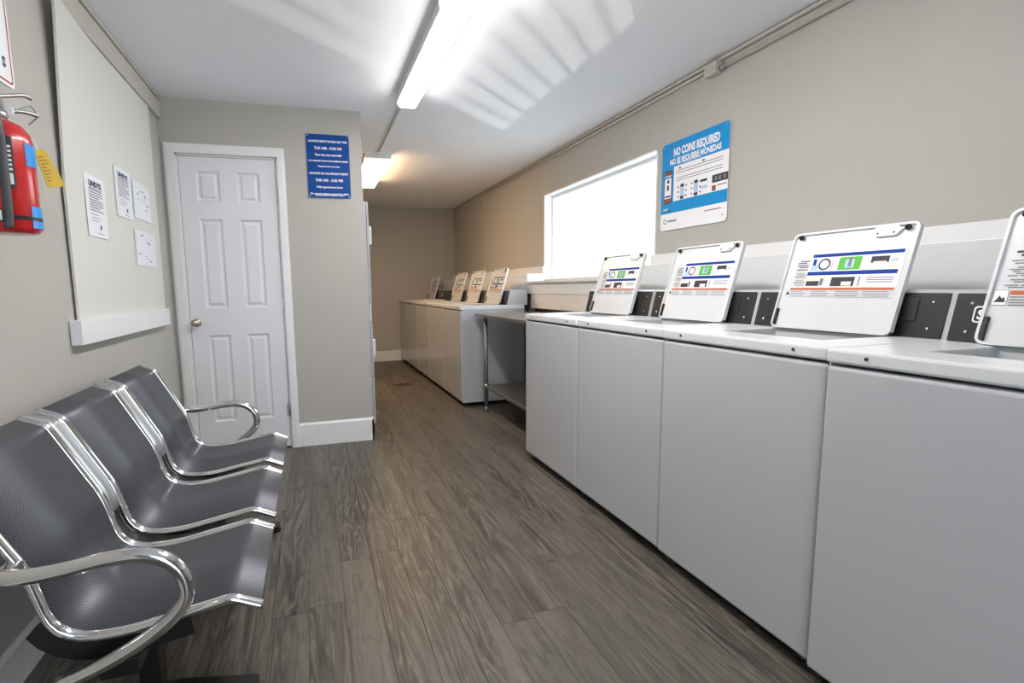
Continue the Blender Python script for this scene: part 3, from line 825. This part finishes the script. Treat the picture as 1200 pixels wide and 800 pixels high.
# ------------------------------------------------------------------ wall signs
# blue hours sign on the partition
sg = tag(obj('hours_sign', (lambda bm: (prism(bm, rrect(.290, .428, .006, 3), 'z', 0, .004), bm)[1])(bmesh.new()), BLUE, matrix=on_partition(.167, 1.995, YP-.0045)),
         'blue sign with white opening hours beside the white door', 'sign')
bm = bmesh.new(); e = .0046
for s, y, h, w_ in (('LAUNDROMAT ROOM USE TIME', .168, .014, .262), ('7:00 AM - 9:00 PM', .122, .019, .185), ('Time may vary seasonally', .078, .015, .185),
                    ('NO OVERNIGHT USE OF THE WASHERS OR DRYERS', .036, .010, .268), ('Thank you for your help', .000, .009, .150),
                    ('MANAGER ON CALL MONDAY-FRIDAY', -.048, .014, .264), ('9:00 AM - 5:00 PM', -.094, .019, .185), ('With appointment hours', -.140, .014, .180),
                    ('For service please contact the office', -.186, .010, .262), ('during posted business hours', -.196, .007, .20)):
    text_into(bm, s, 0, y, h, w_, e, 0, bold=.0006)
flat('lettering', bm, [WHITE], sg)
for (x, y) in ((-.135, .204), (.135, .204), (-.135, -.204), (.135, -.204)):
    bm = bmesh.new(); lathe(bm, [(.005, .003), (.004, .007)], 10, (x, y, 0)); obj('screw', bm, STEEL, sg)

# payment sign on the window wall
ps = tag(obj('payment_sign', (lambda bm: (prism(bm, rrect(.565, .540, .022, 5), 'z', 0, .004), bm)[1])(bmesh.new()), WHITE, matrix=on_right(2.690, 1.752, XR-.0045)),
         'white and sky blue coinless payment sign on the wall beside the window', 'sign')
bm = bmesh.new(); e = .0046
# blue field with rounded top corners, white window in it
top = [p for p in rrect(.565, .540, .022, 5) if p[1] > .2]
f = bm.faces.new([bm.verts.new((p[0], p[1], e)) for p in top] + [bm.verts.new((-.2825, -.165, e)), bm.verts.new((.2825, -.165, e))]); f.material_index = 0
quad(bm, -.165, .2825, -.095, .118, e+.0005, 1)
text_into(bm, 'NO COINS REQUIRED', .02, .205, .046, .385, e+.0006, 1, bold=.003)
text_into(bm, 'NO SE REQUIERE MONEDAS', .01, .150, .034, .43, e+.0006, 1, bold=.002)
for i, (a, b, v) in enumerate(((-.16, .12, .122), (-.16, .13, .128))): pass
# phone picture
z1 = e+.0007
prism(bm, rrect(.075, .205, .012, 3, -.218, .000), 'z', e, z1, 3)
quad(bm, -.250, -.186, -.070, .072, z1+.0004, 1); quad(bm, -.252, -.184, .074, .096, z1+.0004, 6); quad(bm, -.252, -.184, -.098, -.074, z1+.0004, 6)
quad(bm, -.250, -.186, .055, .066, z1+.0008, 0); quad(bm, -.226, -.206, .025, .045, z1+.0008, 3); quad(bm, -.226, -.208, -.020, .012, z1+.0008, 3); quad(bm, -.245, -.19, -.062, -.052, z1+.0008, 4)
text_into(bm, 'app', -.235, -.135, .018, .045, e+.0006, 1); quad(bm, -.250, -.185, -.152, -.146, e+.0006, 3)
for v in (.085, .070, .040, .025):
    quad(bm, -.14, .24, v, v+.004, e+.001, 2)
quad(bm, -.12, -.10, .094, .106, e+.001, 2); quad(bm, .08, .10, .094, .106, e+.001, 2)
for (cx, dark) in ((-.085, 3), (.035, 3)):
    prism(bm, rrect(.034, .094, .006, 2, cx, -.045), 'z', e+.0006, e+.0010, 5); quad(bm, cx-.015, cx+.015, -.018, -.002, e+.0014, dark); quad(bm, cx-.015, cx+.015, -.092, -.074, e+.0014, dark)
    for v in (-.02, -.05, -.08):
        quad(bm, cx-.042, cx-.028, v, v+.010, e+.001, 2); quad(bm, cx+.028, cx+.042, v, v+.010, e+.001, 2)
quad(bm, .075, .125, -.022, -.008, e+.001, 3); quad(bm, .07, .13, -.06, -.045, e+.001, 5)
quad(bm, .165, .2825, -.045, -.002, e+.001, 3)
for i, x_ in enumerate((.185, .215, .25)): quad(bm, x_, x_+.018, -.035, -.012, e+.0014, 2)
quad(bm, .165, .195, -.090, -.060, e+.001, 6); quad(bm, .205, .275, -.066, -.060, e+.001, 2)
text_into(bm, 'Pay with your phone', -.03, .135-.006, .010, .20, e+.0016, 1)
for k in range(16):
    a, b = 2*math.pi*k/16, 2*math.pi*(k+1)/16
    f = bm.faces.new([bm.verts.new((-.238+math.cos(t)*r, -.214+math.sin(t)*r, e)) for t, r in ((a, .010), (a, .017), (b, .017), (b, .010))]); f.material_index = 7
quad(bm, -.212, -.130, -.219, -.209, e, 2); quad(bm, .11, .24, -.196, -.190, e, 2)
flat('printed_face', bm, [CYAN, WHITE, GREYP, DARKP, BLUE2, PALEB, REDBROWN, mat('print_teal', rgb(70, 160, 180), .5)], ps)
for (x_, y_) in ((-.262, -.25), (.25, -.232), (-.262, .252), (.262, .252)):
    bm = bmesh.new(); lathe(bm, [(.005, .003), (.004, .007)], 10, (x_, y_, 0)); obj('screw', bm, STEEL, ps)

# red and white prohibition sign over the extinguisher
rs = tag(obj('prohibition_sign', (lambda bm: (prism(bm, rrect(.270, .380, .02, 5), 'z', 0, .003), bm)[1])(bmesh.new()), WHITE, matrix=on_left(1.952, 1.985, XL+.001)),
         'red and white sign cut off by the upper left picture corner', 'sign')
bm = bmesh.new(); e = .0036
O = rrect(.250, .360, .014, 5); I = rrect(.238, .348, .010, 5)
for k in range(len(O)):
    q = (k+1) % len(O); f = bm.faces.new([bm.verts.new((p[0], p[1], e)) for p in (O[k], O[q], I[q], I[k])])
quad(bm, -.119, .119, .088, .174, e, 0)
for k in range(28):
    a, b = 2*math.pi*k/28, 2*math.pi*(k+1)/28
    f = bm.faces.new([bm.verts.new((math.cos(t)*r*1.05, .01+math.sin(t)*r, e)) for t, r in ((a, .055), (a, .068), (b, .068), (b, .055))])
text_into(bm, 'S', .082, -.120, .030, .022, e, 1, bold=.002)
flat('printed_face', bm, [SIGNRED, NAVY], rs)

# ------------------------------------------------------------------ fire extinguisher
fe = thing('fire_extinguisher', 'red fire extinguisher strapped to the wall with a yellow tag', 'extinguisher', (-.806, 1.785, 1.31))
bm = bmesh.new(); lathe(bm, [(.050, 0), (.064, .004), (.070, .014), (.071, .25), (.066, .275), (.052, .296), (.032, .308), (.020, .314), (.018, .33)], 36); obj('cylinder', bm, RED, fe, smooth=True)
bm = bmesh.new(); lathe(bm, [(.021, .312), (.021, .335), (.014, .338), (.014, .368), (.010, .372)], 16); vv = obj('valve', bm, STEEL, fe, smooth=True)
bm = bmesh.new(); lathe(bm, [(.014, .0), (.014, .012), (.012, .014)], 16, (.012, .02, .345), axis='y'); obj('gauge', bm, WHITE, vv)
bm = bmesh.new(); tube(bm, catmull([(-.02, .01, .345), (.01, .03, .345), (.04, .06, .352), (.06, .085, .35)], 4), .006, 8); obj('carry_handle', bm, STEEL, fe)
bm = bmesh.new(); tube(bm, catmull([(-.01, -.0, .372), (.015, .03, .385), (.04, .06, .398), (.05, .08, .396)], 4), .006, 8); obj('squeeze_lever', bm, STEEL, fe)
bm = bmesh.new(); tube(bm, catmull([(.03, .045, .352), (.052, .065, .372), (.055, .09, .350), (.035, .085, .325)], 4), .0022, 6); obj('pull_ring', bm, STEEL, fe)
bm = bmesh.new(); lathe(bm, [(.010, .372), (.010, .405), (.006, .409)], 12, (.0, -.0, 0)); obj('top_knob', bm, WHITE, fe)
bm = bmesh.new(); tube(bm, catmull([(.0, -.015, .345), (.008, -.055, .345), (.034, -.082, .29), (.036, -.083, .16), (.034, -.081, .06), (.030, -.078, .01)], 6), .011, 12); obj('hose', bm, HOSE, fe)
def wrap(bm, a0, a1, z0, z1, r, mi=0, n=10):
    for k in range(n):
        a, b = math.radians(a0+(a1-a0)*k/n), math.radians(a0+(a1-a0)*(k+1)/n)
        f = bm.faces.new([bm.verts.new((math.cos(t)*r, math.sin(t)*r, z)) for t, z in ((a, z0), (b, z0), (b, z1), (a, z1))]); f.material_index = mi; f.smooth = True
bm = bmesh.new(); wrap(bm, -100, -48, .12, .255, .0716, 0); 
for i in range(6): wrap(bm, -96, -52, .225-.012*i, .231-.012*i, .0720, 1)
wrap(bm, -95, -76, .128, .158, .0720, 1); wrap(bm, -72, -52, .128, .158, .0720, 1)
obj('instruction_label', bm, [DARKP, WHITE], fe)
bm = bmesh.new(); wrap(bm, -24, 30, .185, .245, .0718); wrap(bm, -24, 45, .015, .075, .0718); obj('blue_tape', bm, TAPE, fe)
bm = bmesh.new(); wrap(bm, -150, 150, .036, .046, .0726, 0, 40); obj('strap', bm, BLACKM, fe)
bm = bmesh.new(); box(bm, -.006, .026, -.100, -.066, .026, .056, .003); obj('buckle', bm, STEEL, fe)
bm = bmesh.new(); box(bm, -.083, -.071, -.03, .03, -.01, .30, .002); obj('wall_bracket', bm, BLACKM, fe)
bm = bmesh.new(); tube(bm, catmull([(.0, .016, .325), (.02, .05, .315), (.035, .09, .285), (.037, .115, .258)], 4), .0014, 6); obj('tag_loop', bm, WHITE, fe)
# inspection tag hanging off the neck, blown towards the wall
bm = bmesh.new()
T = [Vector(p) for p in ((.038, .087, .256), (.036, .163, .275), (.031, .301, .190), (.033, .168, .160))]
n = ((T[1]-T[0]).cross(T[3]-T[0])).normalized()*.0006
a = [bm.verts.new(p+n) for p in T]; b = [bm.verts.new(p-n) for p in T]
bm.faces.new(a); bm.faces.new(b[::-1])
for k in range(4): bm.faces.new((a[k], b[k], b[(k+1) % 4], a[(k+1) % 4]))
tg = obj('inspection_tag', bm, YELLOW, fe)
bm = bmesh.new()
def TP(u, v): return T[0]+(T[1]-T[0])*u+(T[3]-T[0])*v
for s in (1, -1):
    for i in range(8):
        v = .18+.09*i; f = bm.faces.new([bm.verts.new(TP(u, q)+n*1.6*s) for u, q in ((.14, v), (.86 if i % 3 else .6, v), (.86 if i % 3 else .6, v+.025), (.14, v+.025))])
flat('tag_print', bm, [mat('tag_ink', rgb(110, 86, 24), .6)], tg)

# ------------------------------------------------------------------ unseen railing added to stripe the light through the window
rg = thing('added_stripe_railing', 'unseen low white bar railing added outside the window to stripe the ceiling light', 'railing', (5.0, 6.5, -.9))
obj('top_rail', B((-.02, .02, -2.0, 2.0, 1.80, 1.84)), TRIM, rg)
obj('bottom_rail', B((-.02, .02, -2.0, 2.0, .10, .14)), TRIM, rg)
bmp = bmesh.new(); tube(bmp, [(0, 0, .0), (0, 0, 1.80)], .010, 8)
pk = bpy.data.meshes.new('stripe_bar'); bmp.to_mesh(pk); bmp.free(); pk.materials.append(TRIM)
for k in range(36):
    o = bpy.data.objects.new('stripe_bar', pk); COL.objects.link(o); o.parent = rg; o.location = (0, -1.93+.11*k, 0)
struct('walkway', B((2.6, 6.3, 2.0, 10.5, -1.0, -.9)), mat('concrete', rgb(150, 148, 142), .85, noise=.1, nscale=12), 'grey concrete walkway outside the window', 'walkway')
